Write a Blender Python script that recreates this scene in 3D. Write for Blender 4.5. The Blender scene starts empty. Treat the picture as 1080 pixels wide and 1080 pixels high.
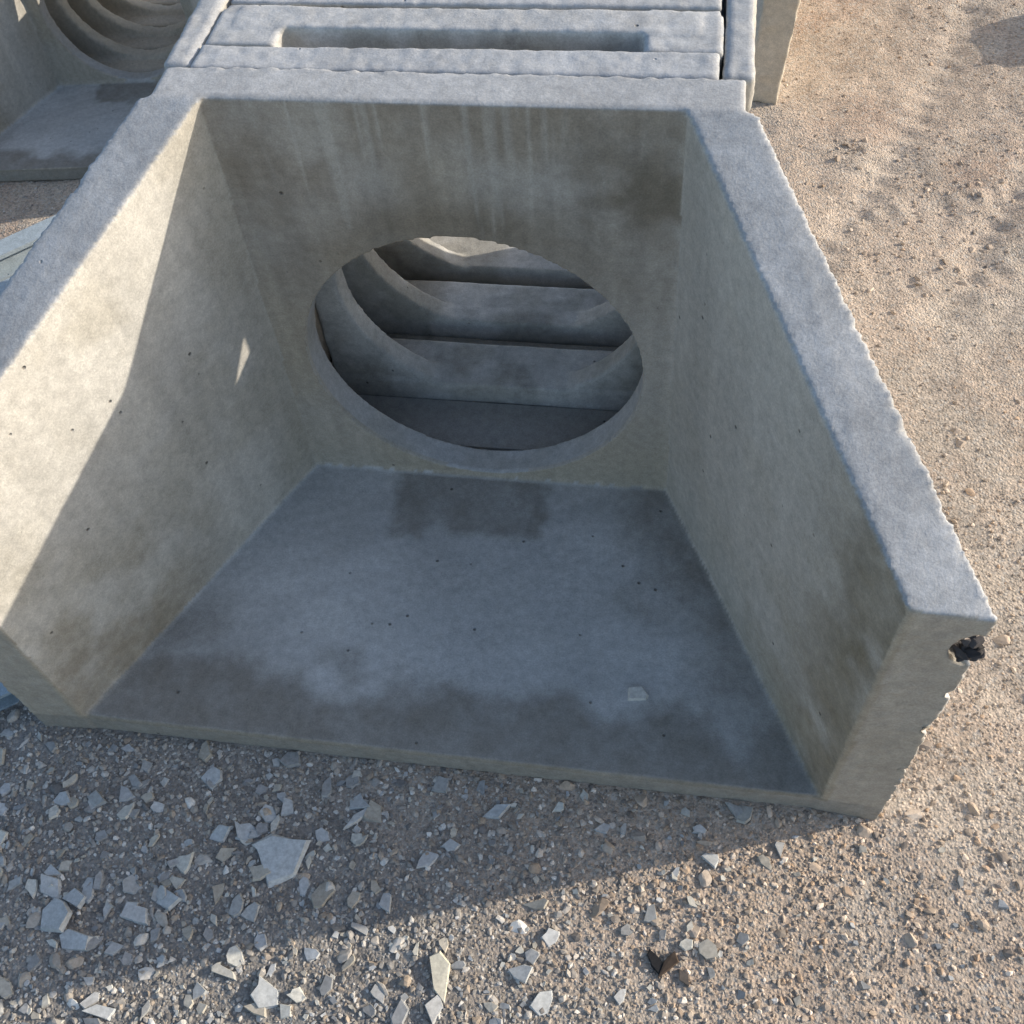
import bpy, bmesh, math, numpy as np
from mathutils import Vector
rng=np.random.default_rng(7)
S=0.45
# ---------------------------------------------------------------- noise
def _h(ix,iy,iz,seed):
    n=(ix.astype(np.int64)*374761393+iy.astype(np.int64)*668265263+iz.astype(np.int64)*2147483647+seed*974711)&0xffffffff
    n=((n^(n>>13))*1274126177)&0xffffffff
    n=((n^(n>>16))*2246822519)&0xffffffff
    return ((n^(n>>15))&0xffff)/65535.0
def vn(P,seed=0):
    f=np.floor(P);t=P-f;t=t*t*(3-2*t);i=f.astype(np.int64)
    r=0
    for dx in (0,1):
        for dy in (0,1):
            for dz in (0,1):
                w=(t[:,0] if dx else 1-t[:,0])*(t[:,1] if dy else 1-t[:,1])*(t[:,2] if dz else 1-t[:,2])
                r=r+w*_h(i[:,0]+dx,i[:,1]+dy,i[:,2]+dz,seed)
    return r
def fbm(P,scale,oct=4,seed=0):
    a=.5;r=0;s=0;P=np.asarray(P)*np.asarray(scale)
    for o in range(oct):
        r=r+a*vn(P,seed+o*17);s+=a;a*=.55;P=P*2.03+3.7
    return r/s
def ss(x,a,b):
    t=np.clip((x-a)/(b-a),0,1);return t*t*(3-2*t)
def mixc(c,col,m): return c*(1-m[:,None])+np.array(col)*m[:,None]
# ---------------------------------------------------------------- materials
def newmat(name):
    m=bpy.data.materials.new(name);m.use_nodes=True;nt=m.node_tree
    b=nt.nodes['Principled BSDF'];return m,nt,b
def N(nt,t,**k):
    n=nt.nodes.new(t)
    for a,v in k.items(): setattr(n,a,v)
    return n
def noise(nt,vec,scale,detail=4,rough=.6):
    n=N(nt,'ShaderNodeTexNoise');n.inputs['Scale'].default_value=scale;n.inputs['Detail'].default_value=detail;n.inputs['Roughness'].default_value=rough
    nt.links.new(vec,n.inputs['Vector']);return n.outputs['Fac']
def ramp(nt,fac,stops):
    r=N(nt,'ShaderNodeValToRGB');e=r.color_ramp.elements
    while len(e)<len(stops): e.new(.5)
    for i,(p,c) in enumerate(stops):
        e[i].position=p;e[i].color=(c[0],c[1],c[2],1) if hasattr(c,'__len__') else (c,c,c,1)
    nt.links.new(fac,r.inputs['Fac']);return r.outputs['Color']
def mult(nt,a,b,fac=1.,mode='MULTIPLY'):
    m=N(nt,'ShaderNodeMix',data_type='RGBA',blend_type=mode)
    m.inputs[0].default_value=fac if not hasattr(fac,'links') else 1
    if hasattr(fac,'links'): nt.links.new(fac,m.inputs[0])
    for s,x in ((6,a),(7,b)):
        if hasattr(x,'links'): nt.links.new(x,m.inputs[s])
        else: m.inputs[s].default_value=(*x,1)
    return m.outputs[2]
def bump(nt,h,dist,strength=1,prev=None):
    b=N(nt,'ShaderNodeBump');b.inputs['Distance'].default_value=dist;b.inputs['Strength'].default_value=strength
    nt.links.new(h,b.inputs['Height'])
    if prev is not None: nt.links.new(prev,b.inputs['Normal'])
    return b.outputs['Normal']
def concrete_mat(name):
    m,nt,b=newmat(name)
    tc=N(nt,'ShaderNodeTexCoord').outputs['Object']
    a=N(nt,'ShaderNodeVertexColor');a.layer_name='Col';c=a.outputs['Color']
    c=mult(nt,c,ramp(nt,noise(nt,tc,26,5,.7),[(.28,.80),(.72,1.16)]))
    fine=noise(nt,tc,150,2,.7)
    c=mult(nt,c,ramp(nt,fine,[(.3,.86),(.7,1.14)]))
    v=N(nt,'ShaderNodeTexVoronoi');v.inputs['Scale'].default_value=14;nt.links.new(tc,v.inputs['Vector'])
    hole=ramp(nt,v.outputs['Distance'],[(.03,0),(.11,1)])
    sel=N(nt,'ShaderNodeSeparateColor');nt.links.new(v.outputs['Color'],sel.inputs[0])
    s2=ramp(nt,sel.outputs[0],[(.87,1),(.89,0)])
    mx=N(nt,'ShaderNodeMath',operation='MAXIMUM');nt.links.new(hole,mx.inputs[0]);nt.links.new(s2,mx.inputs[1])
    c=mult(nt,c,ramp(nt,mx.outputs[0],[(0,.38),(1,1)]))
    nt.links.new(c,b.inputs['Base Color'])
    b.inputs['Roughness'].default_value=.82;b.inputs['Specular IOR Level'].default_value=.3
    n1=bump(nt,noise(nt,tc,75,4,.75),.0014,.6)
    n3=bump(nt,mx.outputs[0],.006,.8,n1)
    nt.links.new(n3,b.inputs['Normal'])
    return m
M_CONC=concrete_mat('concrete')
def rock_mat(name):
    m,nt,b=newmat(name)
    a=N(nt,'ShaderNodeVertexColor');a.layer_name='Col'
    tc=N(nt,'ShaderNodeTexCoord').outputs['Object']
    c=mult(nt,a.outputs['Color'],ramp(nt,noise(nt,tc,60,3,.7),[(.3,.78),(.7,1.18)]))
    nt.links.new(c,b.inputs['Base Color']);b.inputs['Roughness'].default_value=.88;b.inputs['Specular IOR Level'].default_value=.25
    return m
M_ROCK=rock_mat('crushed_stone')
def add_col(me,cols):
    at=me.color_attributes.new('Col','FLOAT_COLOR','POINT')
    a=np.ones((len(me.vertices),4),np.float32);a[:,:3]=cols;at.data.foreach_set('color',a.ravel())
def obj(name,me,mat,parent=None):
    o=bpy.data.objects.new(name,me);bpy.context.scene.collection.objects.link(o)
    me.materials.clear();me.materials.append(mat)
    if parent: o.parent=parent
    return o
def co(me):
    a=np.empty(len(me.vertices)*3,np.float32);me.vertices.foreach_get('co',a);return a.reshape(-1,3).astype(float)
def nor(me):
    a=np.empty(len(me.vertices)*3,np.float32);me.vertices.foreach_get('normal',a);return a.reshape(-1,3).astype(float)
def remesh(me,vox):
    o=bpy.data.objects.new('tmp',me);bpy.context.scene.collection.objects.link(o)
    md=o.modifiers.new('r','REMESH');md.mode='VOXEL';md.voxel_size=vox;md.use_smooth_shade=True
    dg=bpy.context.evaluated_depsgraph_get();dg.update()
    r=bpy.data.meshes.new_from_object(o.evaluated_get(dg))
    bpy.data.objects.remove(o);return r
def rough_up(me,amp_fn,cell,seed,wav=.006):
    P=co(me);n=nor(me)
    d=(fbm(P,cell,4,seed)-.5)*2
    d2=(fbm(P,2.2,2,seed+5)-.5)*2
    P2=P+n*(d[:,None]*amp_fn(P,n)[:,None])+n*(d2*wav)[:,None]
    me.vertices.foreach_set('co',P2.astype(np.float32).ravel());me.update()
    me.polygons.foreach_set('use_smooth',[True]*len(me.polygons))
# ---------------------------------------------------------------- headwall pieces
def ring(bm,xb,xt,z0,H,hc,r,yf,yb):
    ang=set(np.linspace(0,2*np.pi,120,endpoint=False))
    for sx in (1,-1):
        for z in (z0,H): ang.add(math.atan2(z-hc,sx*xt)%(2*np.pi))
    ang=sorted(ang);L=[]
    for a in ang:
        c,s=math.cos(a),math.sin(a)
        k=min(xt/abs(c) if abs(c)>1e-9 else 1e9,((H-hc)/s if s>1e-9 else ((z0-hc)/s if s<-1e-9 else 1e9)))
        zo=hc+k*s;w=xb+(xt-xb)*(zo-z0)/(H-z0);xo=k*c*w/xt
        xi,zi=r*c,hc+r*s
        L.append([bm.verts.new(v) for v in ((xi,yf(zi),zi),(xo,yf(zo),zo),(xo,yb(zo),zo),(xi,yb(zi),zi))])
    n=len(L)
    for i in range(n):
        A,B=L[i],L[(i+1)%n]
        for j in range(4):
            k=(j+1)%4
            bm.faces.new((A[j],A[k],B[k],B[j]))
def hexa(bm,p):
    v=[bm.verts.new(x) for x in p]
    for f in ((0,1,2,3),(7,6,5,4),(0,4,5,1),(1,5,6,2),(2,6,7,3),(3,7,4,0)): bm.faces.new([v[i] for i in f])
def box(bm,x0,x1,y0,y1,z0,z1):
    hexa(bm,[(x0,y0,z0),(x1,y0,z0),(x1,y1,z0),(x0,y1,z0),(x0,y0,z1),(x1,y0,z1),(x1,y1,z1),(x0,y1,z1)])
def prism_x(bm,poly,x0,x1):
    a=[bm.verts.new((x0,y,z)) for y,z in poly];b=[bm.verts.new((x1,y,z)) for y,z in poly]
    bm.faces.new(a);bm.faces.new(b[::-1]);n=len(a)
    for i in range(n): bm.faces.new((a[i],a[(i+1)%n],b[(i+1)%n],b[i]))
H,wt,wf,wft,L,hf,hc,r=1.878,.745,1.428,1.392,1.328,1.381,.693,.667;wb=.8
ZB=-.13
def main_bm():
    bm=bmesh.new()
    ring(bm,wb+.19,wt+.17,ZB,H,hc,r,lambda z:0.,lambda z:.135+.03*max(0,z)/H)
    for s in (1,-1):
        t0,t1=.20,.225
        p=[(s*wb,0,ZB),(s*wf,-L,ZB),(s*(wf+.22),-L-.01,ZB),(s*(wb+t0+.03),0,ZB),
           (s*wt,0,H),(s*wft,-L,hf),(s*(wft+t1),-L,hf-.015),(s*(wt+t0),0,H)]
        hexa(bm,p)
    hexa(bm,[(-wb-.1,.12,ZB),(wb+.1,.12,ZB),(wf+.1,-L+.006,ZB),(-wf-.1,-L+.006,ZB),(-wb-.1,.12,0),(wb+.1,.12,0),(wf+.1,-L+.006,0),(-wf-.1,-L+.006,0)])
    bmesh.ops.recalc_face_normals(bm,faces=bm.faces)
    return bm
def wing_x(y,z):
    q=np.clip(-y/L,0,1);xb_=wb+(wf-wb)*q;xt_=wt+(wft-wt)*q;ht=H+(hf-H)*q
    return xb_+(xt_-xb_)*np.clip(z/ht,0,1)
TOP=(.365,.372,.38)
def stain(P,n,seed=0):
    x,y,z=P.T
    c=np.tile(np.array([.465,.46,.45]),(len(P),1))
    big=fbm(P,1.3,4,seed+1);med=fbm(P,5,4,seed+2);fin=fbm(P,17,3,seed+3)
    c*=(0.84+.32*big)[:,None]
    c*=(0.92+.16*fin)[:,None]
    c=mixc(c,(.38,.355,.30),.35*ss(med,.45,.7))
    wx=wing_x(y,z)
    inside=(np.abs(x)<wx+.02)&(y<.02)&(y>-L-.03)&(z>-.02)
    floor=inside&(n[:,2]>.7)&(z<.05)
    back=inside&(n[:,1]<-.7)&(y>-.03)
    wing=inside&(~floor)&(~back)
    lw=wing&(x<0);rw=wing&(x>0)
    f=floor.astype(float)
    c=mixc(c,(.50,.50,.49),f*(.8))
    fl=fbm(P,(2.2,3.0,2.),5,seed+9)
    c*=(1+f*(.45*(fl-.5)))[:,None]
    st=fbm(np.stack([x*5+y*3,y*22-x*9,z],1),1.,4,seed+13)
    c*=(1+f*.22*(st-.5))[:,None]
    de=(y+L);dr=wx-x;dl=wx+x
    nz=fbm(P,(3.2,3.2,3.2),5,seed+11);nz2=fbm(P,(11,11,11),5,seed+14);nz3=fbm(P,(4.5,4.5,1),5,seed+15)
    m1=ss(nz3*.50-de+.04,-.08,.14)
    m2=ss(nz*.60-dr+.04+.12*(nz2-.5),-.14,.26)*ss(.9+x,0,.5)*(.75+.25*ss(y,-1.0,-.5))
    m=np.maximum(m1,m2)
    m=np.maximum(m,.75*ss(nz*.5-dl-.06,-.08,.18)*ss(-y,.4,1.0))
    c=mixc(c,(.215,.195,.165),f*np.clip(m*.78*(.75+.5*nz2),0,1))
    wob=.07*(nz2-.5)+.05*(fin-.5)
    pr=(ss(x+wob,-.43,-.36)*ss(-x+wob,-.31,-.24)*ss(y+wob*1.5,-.38,-.28)*ss(-y,.0,.03))
    c=mixc(c,(.22,.205,.175),f*np.clip(pr*(.35+.6*nz2),0,1))
    b=back.astype(float)
    drip=fbm(np.stack([x*46,y*0,z*1.2],1),1.,3,seed+21)
    top=1.80-.45*vn(np.stack([x*30,0*x,0*x],1),4)
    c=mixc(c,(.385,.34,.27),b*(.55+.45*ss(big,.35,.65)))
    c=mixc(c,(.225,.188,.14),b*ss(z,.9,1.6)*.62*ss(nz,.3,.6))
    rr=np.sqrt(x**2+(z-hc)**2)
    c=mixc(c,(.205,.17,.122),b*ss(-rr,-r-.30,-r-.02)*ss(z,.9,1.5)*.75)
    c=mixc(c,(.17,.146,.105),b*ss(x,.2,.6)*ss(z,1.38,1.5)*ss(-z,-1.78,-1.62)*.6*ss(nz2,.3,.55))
    c=mixc(c,(.46,.435,.385),b*ss(drip,.50,.60)*ss(z,top-.03,top+.10)*.5*ss(-np.abs(x+.0),-.70,-.45))
    d2=fbm(np.stack([x*22,y*0,z*.8],1),1.,3,seed+23)
    c*=(1+b*.20*(d2-.5)*2)[:,None]
    c=mixc(c,(.45,.405,.33),b*ss(-z,-.55,-.1)*.6)
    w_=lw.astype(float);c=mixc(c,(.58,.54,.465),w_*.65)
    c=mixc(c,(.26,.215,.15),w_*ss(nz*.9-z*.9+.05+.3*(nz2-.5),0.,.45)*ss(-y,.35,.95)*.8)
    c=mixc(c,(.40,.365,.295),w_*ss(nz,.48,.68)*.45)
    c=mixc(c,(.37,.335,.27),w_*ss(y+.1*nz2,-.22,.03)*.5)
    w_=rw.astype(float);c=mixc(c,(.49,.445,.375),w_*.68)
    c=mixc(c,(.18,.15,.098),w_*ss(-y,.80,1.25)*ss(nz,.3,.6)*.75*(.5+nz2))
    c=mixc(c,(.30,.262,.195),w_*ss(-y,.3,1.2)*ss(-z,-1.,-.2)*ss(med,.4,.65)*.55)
    wd=fbm(np.stack([x*14,y*14,z*1.1],1),1.,3,seed+27)
    c*=(1+wing*.16*(wd-.5)*2)[:,None]
    e=((n[:,1]<-.6)&(y<-L+.03)&(z>0)).astype(float);c=mixc(c,(.36,.312,.24),e*.75)
    c=mixc(c,(.46,.42,.34),e*ss(fbm(np.stack([x*40,y*0,z*3],1),1.,3,4),.5,.7)*.4)
    e=((n[:,1]<-.6)&(y<-L+.03)&(z<=0.0)).astype(float);c=mixc(c,(.25,.225,.18),e*.75)
    t=((n[:,2]>.6)&(z>.3)).astype(float);c=mixc(c,TOP,t*.85)
    c*=(1+t*.26*(fbm(P,(6,6,6),4,seed+31)-.5)*2)[:,None]
    return np.clip(c,.02,.62)
def amp(P,n):
    x,y,z=P.T
    wx=wing_x(y,z)
    inside=(np.abs(x)<wx-.0)&(z>-.005)&(y<.0)&(y>-L+.0)
    a=np.where(inside,.0010,.0014)
    out=np.abs(x)-wx
    a=np.where((out>.20)|(y>.148)|(z<-.06),.009,a)
    a=np.where((y<-L+.02)&(out<.15),.004,a)
    return a
bm=main_bm();me=bpy.data.meshes.new('hw');bm.to_mesh(me);bm.free()
me=remesh(me,.0105);rough_up(me,amp,38,3,.003)
P=co(me);n=nor(me);c0=np.array([1.62,-1.35,1.20]);dd=np.sqrt((((P-c0)/np.array([.085,.09,.10]))**2).sum(1))+.5*(fbm(P,20,3,8)-.5)
sp=ss(-dd,-1.,-.6);P2=P+sp[:,None]*np.array([-.055,.05,0])
xw=np.abs(P[:,0])-wing_x(P[:,1],P[:,2]);edge=(xw>.195)&(P[:,2]>.2)
ch=ss(fbm(P,16,3,61),.60,.74)*edge*np.where((P[:,1]<-1.2)&(P[:,2]<1.2),1,.35)
P2[:,0]-=np.sign(P[:,0])*ch*.018;P2[:,2]-=ch*.012
me.vertices.foreach_set('co',P2.astype(np.float32).ravel());me.update()
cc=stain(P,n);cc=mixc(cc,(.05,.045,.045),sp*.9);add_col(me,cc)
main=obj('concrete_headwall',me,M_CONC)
def ico(sub):
    b=bmesh.new();bmesh.ops.create_icosphere(b,subdivisions=sub,radius=1);b.verts.ensure_lookup_table()
    V=np.array([v.co for v in b.verts]);F=np.array([[v.index for v in f.verts] for f in b.faces]);b.free();return V,F
def mkmesh(name,V,F,cols,mat,parent=None,flat=True):
    me=bpy.data.meshes.new(name);me.vertices.add(len(V));me.vertices.foreach_set('co',V.astype(np.float32).ravel())
    k=F.shape[1];me.loops.add(F.size);me.loops.foreach_set('vertex_index',F.ravel().astype(np.int32))
    me.polygons.add(len(F));me.polygons.foreach_set('loop_start',(np.arange(len(F))*k).astype(np.int32))
    me.update(calc_edges=True);me.validate()
    me.polygons.foreach_set('use_smooth',[not flat]*len(F))
    if cols is not None: add_col(me,cols)
    return obj(name,me,mat,parent)
def stones(name,pos,size,cols,sub,flat=.65,seed=1,parent=None,mat=None):
    g=np.random.default_rng(seed);V,F=ico(sub);n=len(pos)
    vs=[]
    for _ in range(24):
        W=V.copy()
        for _c in range(7):
            d=g.normal(size=3);d/=np.linalg.norm(d);h=g.uniform(.35,.75);q=W@d
            W=W-np.clip(q-h,0,None)[:,None]*d
        vs.append(W*g.uniform(.75,1.25,3)*1.25)
    A=np.array(vs)[g.integers(0,24,n)]
    A=A*np.stack([size*g.uniform(.75,1.35,n),size*g.uniform(.7,1.1,n),size*flat*g.uniform(.6,1.2,n)],1)[:,None,:]
    tx=g.uniform(-.6,.6,n);ca,sa=np.cos(tx)[:,None],np.sin(tx)[:,None]
    y=A[:,:,1]*ca-A[:,:,2]*sa;z=A[:,:,1]*sa+A[:,:,2]*ca;A[:,:,1]=y;A[:,:,2]=z
    an=g.uniform(0,6.28,n);ca,sa=np.cos(an)[:,None],np.sin(an)[:,None]
    x=A[:,:,0]*ca-A[:,:,1]*sa;y=A[:,:,0]*sa+A[:,:,1]*ca;A[:,:,0]=x;A[:,:,1]=y
    A=A+pos[:,None,:]
    FF=(F[None]+(np.arange(n)*len(V))[:,None,None]).reshape(-1,3)
    return mkmesh(name,A.reshape(-1,3),FF,np.repeat(cols,len(V),0),mat or M_ROCK,parent)
g=np.random.default_rng(5)
pp=np.array([1.585,-1.315,1.21])+g.uniform(-1,1,(16,3))*np.array([.03,.015,.05])
stones('exposed_aggregate',pp,g.uniform(.014,.024,16),np.tile([.04,.037,.037],(16,1))*g.uniform(.4,2.2,(16,1)),3,seed=3,parent=main)
# ---------------------------------------------------------------- nested units behind
bm=bmesh.new();box(bm,-.845,.835,.176,.312,1.62,H-.010);bmesh.ops.recalc_face_normals(bm,faces=bm.faces)
me=bpy.data.meshes.new('lip');bm.to_mesh(me);bm.free();me=remesh(me,.0105);rough_up(me,lambda P,n:.0045+0*P[:,0],30,17,.005)
P=co(me);add_col(me,np.tile(np.array(TOP)*1.1,(len(P),1))*(0.8+.4*fbm(P,6,4,3))[:,None]);obj('rear_lip',me,M_CONC,main)
bm=bmesh.new()  # added thin plates; triangular gap on the right shapes the left-wing sun spot
box(bm,.86,.885,.10,.60,ZB,1.28)
prism_x(bm,[(.1,1.282),(.62,1.282),(.62,1.58),(.54,1.60),(.375,1.48),(.1,1.48)],.862,.877)
prism_x(bm,[(.1,1.482),(.375,1.482),(.475,1.66),(.62,1.66),(.62,1.85),(.1,1.85)],.862,.877)
prism_x(bm,[(.545,1.602),(.62,1.582),(.62,1.655),(.50,1.655)],.862,.877)
box(bm,-.89,-.865,.10,.60,ZB,1.85)
bmesh.ops.recalc_face_normals(bm,faces=bm.faces)
me=bpy.data.meshes.new('side');bm.to_mesh(me);bm.free();add_col(me,np.tile([.4,.39,.37],(len(me.vertices),1)));obj('sun_gap_plates',me,M_CONC,main)
# wing stubs of the nested units, closing both flanks of the stack
bm=bmesh.new()
for s in (1,-1):
    def sb(a,b_,y0,y1,z0,z1): box(bm,min(s*a,s*b_),max(s*a,s*b_),y0,y1,z0,z1)
    sb(.850,.945,.19,.66,1.735,1.862);sb(.892,.955,.60,1.7,ZB,1.80);sb(.850,.945,.60,1.6,1.70,1.855);sb(.892,.99,.19,.66,ZB,1.38)
bmesh.ops.recalc_face_normals(bm,faces=bm.faces)
me=bpy.data.meshes.new('fl');bm.to_mesh(me);bm.free();me=remesh(me,.0125);rough_up(me,lambda P,n:.006+0*P[:,0],28,18,.006)
P=co(me);n=nor(me);c=np.tile([.42,.40,.36],(len(P),1))*(0.8+.4*fbm(P,6,4,3))[:,None];c=mixc(c,np.array(TOP)*1.05,(n[:,2]>.6)*.85);add_col(me,c);obj('wing_stubs',me,M_CONC,main)
bots=[.455,.87,1.25,1.60]
tops=[.415,.575,.75,.93]
for k in range(4):
    y0=bots[k];yt=tops[k];th=.10;zt=H-.012-.01*k
    yf=lambda z,y0=y0,yt=yt:y0+(yt-y0)*max(0,z)/H
    bm=bmesh.new();xo=.0
    ring(bm,wb+(.0 if k==0 else .085),wt+(.03 if k==0 else .09),ZB,zt,hc,r,yf,lambda z:yf(z)+th+.015*max(0,z))
    nxt=(tops[k+1] if k<3 else yt+.2)
    for s in (1,-1):
        if k==0:
            box(bm,min(s*.60,s*.845),max(s*.60,s*.845),.318,.53,zt-.15,zt-.004)
        box(bm,min(s*.60,s*(wt+.09)),max(s*.60,s*(wt+.09)),yt+th-.03,nxt-.008,zt-.13,zt-.008)
        if k:
            ys=.625 if k==1 else tops[k-1]+.06
            box(bm,min(s*.80,s*.875),max(s*.80,s*.875),ys,y0+.1,ZB,1.69)
    box(bm,-.84,.84,y0-.01,y0+.26,ZB,.10)
    if k<3: box(bm,-.84,.84,y0+.2,bots[k+1]-.02,ZB,-.01)
    bmesh.ops.recalc_face_normals(bm,faces=bm.faces)
    me=bpy.data.meshes.new('u');bm.to_mesh(me);bm.free()
    me=remesh(me,.0115 if k<2 else .014)
    rough_up(me,lambda P,n:np.where((P[:,2]>H-.15),.004,.002),30,20+k,.005)
    P=co(me);n=nor(me)
    c=np.tile([.53,.52,.495],(len(P),1))*(0.78+.44*fbm(P,2,4,40+k))[:,None]
    c=mixc(c,(.27,.25,.205),.55*ss(fbm(P,4,4,47+k),.42,.65))
    c=mixc(c,np.array(TOP)*1.12,((n[:,2]>.6)&(P[:,2]>1.)).astype(float)*.8)
    c*=(1-.2*ss(fbm(P,9,4,51),.55,.75))[:,None]
    add_col(me,c)
    o=obj('concrete_headwall',me,M_CONC);o.location=(xo,0,0)
bm=bmesh.new();box(bm,-.84,.84,.17,.435,ZB,-.012);me=bpy.data.meshes.new('packing');bm.to_mesh(me);bm.free()
add_col(me,np.tile([.34,.33,.31],(8,1)));obj('concrete_packing_slab',me,M_CONC)
# ---------------------------------------------------------------- second row, top left
def small(loc,sc,rot=0,vox=.02,seed=60):
    bm=main_bm();me=bpy.data.meshes.new('hw');bm.to_mesh(me);bm.free()
    me=remesh(me,vox);rough_up(me,amp,20,seed);add_col(me,stain(co(me),nor(me),seed))
    o=obj('concrete_headwall',me,M_CONC);o.location=loc;o.scale=(sc,)*3;o.rotation_euler[2]=rot
    return o
q=.66
zoff=ZB-ZB*q
RX,RY,RR=-2.76,2.98,math.radians(6)
small((RX,RY,zoff),q,RR)
for k in range(4):
    bm=bmesh.new();ring(bm,wb+.17,wt+.13,ZB,H-.02,hc,r,lambda z:0,lambda z:.13)
    for s in (1,-1): box(bm,min(s*.85,s*1.0),max(s*.85,s*1.0),-.22,.1,ZB,1.4)
    box(bm,-.9,.9,-.22,.11,ZB,-.005)
    bmesh.ops.recalc_face_normals(bm,faces=bm.faces)
    me=bpy.data.meshes.new('u');bm.to_mesh(me);bm.free();me=remesh(me,.03)
    rough_up(me,lambda P,n:.006+0*P[:,0],14,80+k);P=co(me)
    add_col(me,np.tile([.46,.42,.35],(len(P),1))*(0.75+.5*fbm(P,2,4,90+k))[:,None])
    o=obj('concrete_headwall',me,M_CONC);dd=.27*(k+1);o.location=(RX-dd*math.sin(RR),RY+dd*math.cos(RR),zoff);o.scale=(q,)*3;o.rotation_euler[2]=RR
# precast wing wall top right
bm=bmesh.new()
hexa(bm,[(1.12,3.06,ZB),(1.30,3.02,ZB),(1.48,4.6,ZB),(1.28,4.62,ZB),(1.16,3.10,1.0),(1.37,3.06,1.0),(1.54,4.6,1.25),(1.33,4.62,1.25)])
hexa(bm,[(.75,3.7,ZB),(1.2,3.24,ZB),(1.3,4.6,ZB),(.7,4.6,ZB),(.75,3.7,-.02),(1.2,3.24,-.02),(1.3,4.6,-.02),(.7,4.6,-.02)])
hexa(bm,[(1.0,3.15,-.05),(1.18,3.1,-.05),(1.3,4.5,-.05),(1.05,4.5,-.05),(1.13,3.15,.22),(1.18,3.1,.22),(1.3,4.5,.22),(1.2,4.5,.22)])
bmesh.ops.recalc_face_normals(bm,faces=bm.faces)
me=bpy.data.meshes.new('w');bm.to_mesh(me);bm.free();me=remesh(me,.016);rough_up(me,lambda P,n:.008+0*P[:,0],20,99);P=co(me)
add_col(me,np.tile([.54,.475,.38],(len(P),1))*(0.7+.6*fbm(P,3,4,97))[:,None]);obj('precast_wing_wall',me,M_CONC)
bm=bmesh.new();box(bm,3.45,3.95,3.80,4.25,ZB-.02,.24);bmesh.ops.recalc_face_normals(bm,faces=bm.faces)  # unseen block added off frame to cast the shadow at top right
me=bpy.data.meshes.new('w');bm.to_mesh(me);bm.free();me=remesh(me,.03);rough_up(me,lambda P,n:.02+0*P[:,0],8,99);P=co(me)
add_col(me,np.tile([.38,.37,.33],(len(P),1)));obj('offscreen_shadow_block',me,M_CONC)
def beam(p0,p1,w,h,nm='steel_beam'):
    p0=np.array(p0);p1=np.array(p1);d=(p1-p0)/np.linalg.norm(p1-p0);s=np.cross(d,[0,0,1.]);s/=np.linalg.norm(s)
    bm=bmesh.new();u=np.array([0,0,1.])
    def seg(a0,a1,b0,b1):
        hexa(bm,[tuple(p+s*a+u*b) for p,a,b in ((p0,a0,b0),(p1,a0,b0),(p1,a1,b0),(p0,a1,b0),(p0,a0,b1),(p1,a0,b1),(p1,a1,b1),(p0,a1,b1))])
    seg(-w/2,w/2,0,h*.15);seg(-w/2,w/2,h*.85,h);seg(-w*.1,w*.1,h*.15,h*.85)
    bmesh.ops.recalc_face_normals(bm,faces=bm.faces)
    me=bpy.data.meshes.new('b');bm.to_mesh(me);bm.free()
    add_col(me,np.tile([.36,.42,.46],(len(me.vertices),1)));return obj(nm,me,M_CONC)
beam((-3.4,.85,ZB),(-2.15,2.05,ZB),.13,.16);beam((-3.3,.45,ZB),(-1.95,1.75,ZB),.22,.14)
beam((-3.2,.1,ZB),(-1.85,1.4,ZB),.14,.12)
beam((-2.4,-1.6,ZB),(-1.66,-1.08,ZB),.12,.10)
# ---------------------------------------------------------------- ground
def axis(a,b,st,far):
    c=list(np.arange(a,b,st));s=st;x=b
    while x<far: c.append(x);s*=1.25;x+=s
    s=st;x=a;l=[]
    while x>-far: x-=s;s*=1.25;l.append(x)
    return np.array(l[::-1]+c)
X=axis(-5,4.6,.026,260);Y=axis(-3.4,7,.026,260)
gx,gy=np.meshgrid(X,Y);G=np.stack([gx.ravel(),gy.ravel(),0*gx.ravel()],1)
def tracks(P):
    t=P[:,0]-1.9-.32*(P[:,1]-2.5)+.12*np.sin(P[:,1]*1.3)
    rut=np.exp(-(t/.10)**2)+np.exp(-((t-.75)/.10)**2)
    t3=P[:,1]-1.55-.5*(P[:,0]-2.)-.15*np.sin(P[:,0]*1.7)
    rut2=(np.exp(-(t3/.09)**2)+np.exp(-((t3-.6)/.09)**2))*ss(P[:,0],1.2,1.7)
    return rut*ss(P[:,1],.6,1.6),rut2
def gheight(P):
    P=np.array(P,float);P[:,2]=0
    h=(fbm(P,.9,3,200)-.5)*.06+(fbm(P,5,4,201)-.5)*.03
    r1,r2=tracks(P)
    h-=r1*.020*(.5+fbm(P,3,2,9))+r2*.015*(.4+fbm(P,3,2,10))
    h+=r1*.008*np.sin((P[:,1]+P[:,0]*.3)*38+4*fbm(P,3,2,19))+r2*.007*np.sin((P[:,0]+.4*P[:,1])*40+4*fbm(P,3,2,19))
    h+=.020*(fbm(P,13,3,77)-.5)*ss(P[:,1],0,1.5)
    w=np.exp(-np.clip(np.maximum(np.abs(P[:,0])-1.7,np.abs(P[:,1]+.2)-1.25),0,9)/.25)
    h=h*(1-w*.85)
    return h+ZB+.004
G[:,2]=gheight(G)
nx,ny=len(X),len(Y);i=np.arange(nx*ny).reshape(ny,nx)
F=np.stack([i[:-1,:-1],i[:-1,1:],i[1:,1:],i[1:,:-1]],-1).reshape(-1,4)
m,nt,b=newmat('gravelly_ground')
tc=N(nt,'ShaderNodeTexCoord').outputs['Object']
a=N(nt,'ShaderNodeVertexColor');a.layer_name='Col'
c=a.outputs['Color']
c=mult(nt,c,ramp(nt,noise(nt,tc,4.5,5,.7),[(.3,.78),(.7,1.15)]))
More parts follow.
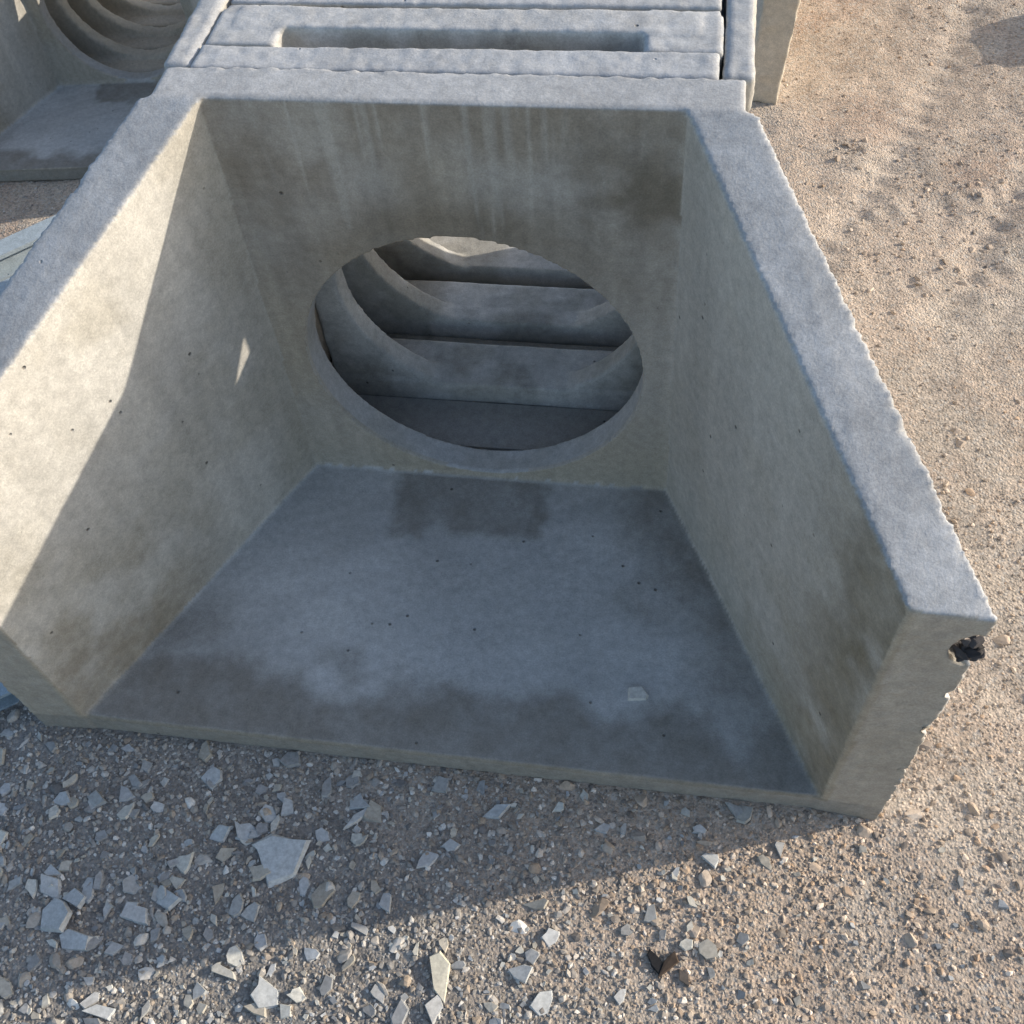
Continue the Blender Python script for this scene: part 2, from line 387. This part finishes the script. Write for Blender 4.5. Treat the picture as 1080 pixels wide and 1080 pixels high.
gn=noise(nt,tc,50,4,.8)
c=mult(nt,c,ramp(nt,gn,[(.3,.62),(.72,1.32)]))
v=N(nt,'ShaderNodeTexVoronoi');v.inputs['Scale'].default_value=75;nt.links.new(tc,v.inputs['Vector'])
sep=N(nt,'ShaderNodeSeparateColor');nt.links.new(v.outputs['Color'],sep.inputs[0])
stone=ramp(nt,sep.outputs[0],[(0,(.17,.155,.135)),(.5,(.34,.305,.26)),(1,(.58,.54,.48))])
near=ramp(nt,sep.outputs[1],[(.60,0),(.7,.6)])
c=mult(nt,c,stone,near,'MIX')
nt.links.new(c,b.inputs['Base Color']);b.inputs['Roughness'].default_value=.93;b.inputs['Specular IOR Level'].default_value=.2
n1=bump(nt,ramp(nt,v.outputs['Distance'],[(0,1),(.6,0)]),.003,.8)
n2=bump(nt,gn,.004,.9,n1)
nt.links.new(n2,b.inputs['Normal'])
def gcol(P):
    Q=np.array(P,float);Q[:,2]=0
    k=fbm(Q,1.1,4,301)
    c=np.tile([.52,.415,.325],(len(Q),1))*(.80+.40*k)[:,None]
    c=mixc(c,(.60,.52,.425),ss(fbm(Q,2.3,4,305),.5,.7)*.55)
    c=mixc(c,(.44,.32,.245),ss(fbm(Q,1.7,4,309),.5,.68)*.6*ss(Q[:,1],-.5,1))
    r1,r2=tracks(Q);c=mixc(c,(.60,.50,.40),np.clip(r1+r2,0,1)*.45)
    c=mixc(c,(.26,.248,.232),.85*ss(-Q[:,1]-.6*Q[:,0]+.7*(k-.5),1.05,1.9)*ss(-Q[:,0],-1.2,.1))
    return c
gr=mkmesh('ground',G,F,gcol(G),m,flat=False)
def footprint(P):
    x,y=P[:,0],P[:,1]
    q=np.clip(-y/L,0,1);return (np.abs(x)<1.0+.64*q+.0)&(y>-L-.0)&(y<2.2)
def scatter(n,x0,x1,y0,y1,seed,dens=None):
    g=np.random.default_rng(seed);P=np.stack([g.uniform(x0,x1,n),g.uniform(y0,y1,n),np.zeros(n)],1)
    P=P[~footprint(P)]
    if dens is not None: P=P[g.uniform(0,1,len(P))<dens(P)]
    return P
def scol(n,g,P):
    pal=np.array([[.39,.355,.31],[.30,.28,.255],[.52,.485,.435],[.20,.19,.18],[.42,.345,.27],[.64,.61,.56]])
    w=[.29,.20,.20,.09,.13,.09]
    c=pal[g.choice(6,n,p=w)]*g.uniform(.8,1.15,(n,1))
    warm=ss(P[:,0]+.6*P[:,1],-1.2,.6)
    return c*(1+warm[:,None]*np.array([.18,.03,-.10]))
P1=scatter(76000,-2.6,3.0,-3.2,.2,11,lambda P:np.clip(1.2-.32*(P[:,0]+.3)-.15*(P[:,1]+1.5),.28,1))
P2=scatter(36000,-5,4.4,-.2,6.5,12,lambda P:.15+.5*ss(fbm(P,1.3,3,5),.4,.65))
P=np.concatenate([P1,P2]);g=np.random.default_rng(2)
sz=.0045+.0125*g.power(.42,len(P))**1.6*g.uniform(.5,1,len(P))*np.where(P[:,1]<-1,1,.7)
P[:,2]=gheight(P)+sz*.12
stones('gravel',P,sz,scol(len(P),g,P),1,seed=9)
P=scatter(3600,-2.6,3.2,-3.2,5,15,lambda P:np.clip(1.0-.3*(P[:,1]+2.),.05,1)*np.where(P[:,0]<.8,1,.32))
sz=.011+.020*g.power(.6,len(P))**2;P[:,2]=gheight(P)+sz*.1
stones('stone_rubble',P,sz,scol(len(P),g,P)*1.05,2,flat=.5,seed=19)
def shards(name,items,seed):
    g=np.random.default_rng(seed);me=bpy.data.meshes.new(name);bm=bmesh.new();cl=bm.verts.layers.float_color.new('Col')
    for (x,y,s,col,elong) in items:
        k=g.integers(4,9);a=np.linspace(0,6.28,k,endpoint=False)+g.uniform(-.5,.5,k)
        rr=s*g.uniform(.6,1.15,k);px=rr*np.cos(a);py=rr*np.sin(a)*elong
        t=g.uniform(0,6.28);px,py=px*np.cos(t)-py*np.sin(t),px*np.sin(t)+py*np.cos(t)
        th=s*g.uniform(.08,.22)+.003
        tx,ty=g.uniform(-.25,.25,2);z=gheight(np.array([[x,y,0]]))[0]+s*.05+.002
        if footprint(np.array([[x,y,0]]))[0]: z=.004;tx=ty=0
        lo=[];hi=[]
        for j in range(k):
            zz=px[j]*tx+py[j]*ty
            v=bm.verts.new((x+px[j]*1.06,y+py[j]*1.06,z+zz-.004));v[cl]=(*col,1);lo.append(v)
            f_=g.uniform(.85,1);v=bm.verts.new((x+px[j]*f_,y+py[j]*f_,z+zz+th*g.uniform(.85,1.12)));v[cl]=(*col,1);hi.append(v)
        bm.faces.new(hi);bm.faces.new(lo[::-1])
        for j in range(k): bm.faces.new((lo[j],lo[(j+1)%k],hi[(j+1)%k],hi[j]))
    bmesh.ops.recalc_face_normals(bm,faces=bm.faces)
    bmesh.ops.triangulate(bm,faces=[f for f in bm.faces if len(f.verts)>4])
    for f in bm.faces: f.smooth=False
    bm.to_mesh(me);bm.free();return obj(name,me,M_ROCK)
it=[];pal=[(.48,.485,.48),(.42,.42,.405),(.56,.54,.48),(.34,.34,.335),(.48,.44,.37)]
g=np.random.default_rng(33)
for _ in range(2200):
    x=g.uniform(-2.2,2.4);y=g.uniform(-2.9,-1.36)
    if g.uniform()>np.clip(1.-.34*(x+1.0),.10,1): continue
    s=.011+.042*g.power(.6)**2.6
    it.append((x,y,s,tuple(np.array(pal[g.integers(5)])*g.uniform(.75,1.08)),g.uniform(.4,1)))
for x,y,s in [(-1.3,-2.05,.085),(-1.2,-2.12,.07),(-1.36,-1.95,.065),(-.62,-1.58,.055),(-.78,-1.68,.05),(-.28,-1.5,.05),(.25,-1.47,.055),(.5,-2.1,.055),(.42,-2.02,.05),(-.9,-1.93,.055),(-.1,-1.85,.05),(1.05,-1.55,.045),(-1.0,-2.0,.06),(-.68,-1.66,.055),(-.55,-1.55,.05),(-1.25,-1.98,.06),(-.45,-2.2,.06),(-1.0,-2.33,.07),(.1,-1.62,.04)]:
    it.append((x,y,s,(.46,.47,.465),.7))
it+=[(-.52,-1.74,.125,(.52,.53,.52),.8),(.14,-2.07,.09,(.64,.59,.47),.45),(-.27,-1.56,.075,(.5,.5,.48),.25)]
shards('concrete_shards',it,44)
shards('slab_fragment',[(.74,-.99,.042,(.60,.58,.53),.9)],46)
shards('rusty_scrap',[(.92,-1.93,.06,(.10,.07,.05),.5),(.87,-1.92,.05,(.02,.02,.022),.4),(.97,-1.96,.04,(.22,.17,.13),.5)],47)
g=np.random.default_rng(8)
def clump(cx,cy,n,sp,s):
    a=g.normal(0,sp,(n,2));P=np.stack([cx+a[:,0],cy+a[:,1],np.zeros(n)],1);P[:,2]=gheight(P)+s*.1;return P
P=np.concatenate([clump(1.75,2.6,16,.06,.02),clump(2.0,1.7,40,.2,.01),clump(1.55,.65,3,.015,.02),clump(2.1,.5,6,.03,.01),clump(1.8,.2,6,.04,.01),clump(2.35,2.3,40,.22,.01)])
stones('dirt_clods',P,g.uniform(.006,.020,len(P)),np.tile([.50,.40,.31],(len(P),1))*g.uniform(.7,1.2,(len(P),1)),2,seed=23)
# ---------------------------------------------------------------- light
AZ,EL=19,20.5
sc=bpy.context.scene
w=bpy.data.worlds.new('World');sc.world=w;w.use_nodes=True;nt=w.node_tree
sky=nt.nodes.new('ShaderNodeTexSky');sky.sky_type='NISHITA';sky.sun_disc=False;sky.sun_elevation=math.radians(EL)
sky.sun_rotation=math.radians(90-AZ);sky.dust_density=1.6;sky.air_density=1.;sky.ozone_density=1.
bg=nt.nodes['Background'];bg.inputs['Strength'].default_value=.23;nt.links.new(sky.outputs[0],bg.inputs['Color'])
l=bpy.data.lights.new('sun','SUN');l.energy=5;l.angle=math.radians(.5);l.color=(1,.91,.78)
lo=bpy.data.objects.new('sun',l);sc.collection.objects.link(lo)
d=Vector((math.cos(math.radians(EL))*math.cos(math.radians(AZ)),math.cos(math.radians(EL))*math.sin(math.radians(AZ)),math.sin(math.radians(EL))))
lo.rotation_euler=d.to_track_quat('Z','Y').to_euler()
cam=bpy.data.cameras.new('camera');cobj=bpy.data.objects.new('camera',cam);sc.collection.objects.link(cobj)
cobj.location=Vector((0.7313,-2.6986,3.7081))*S
cobj.rotation_euler=[math.radians(a) for a in (34.6766,3.7069,7.9877)]
cam.sensor_fit='HORIZONTAL';cam.angle=2*math.atan(540/1087.23);cam.clip_end=1000;cam.clip_start=.02
sc.camera=cobj
for o in bpy.data.objects:
    if o.type=='MESH' and o.parent is None:
        o.location=o.location*S;o.scale=o.scale*S
sc.view_settings.view_transform='Standard';sc.view_settings.look='None';sc.view_settings.exposure=0
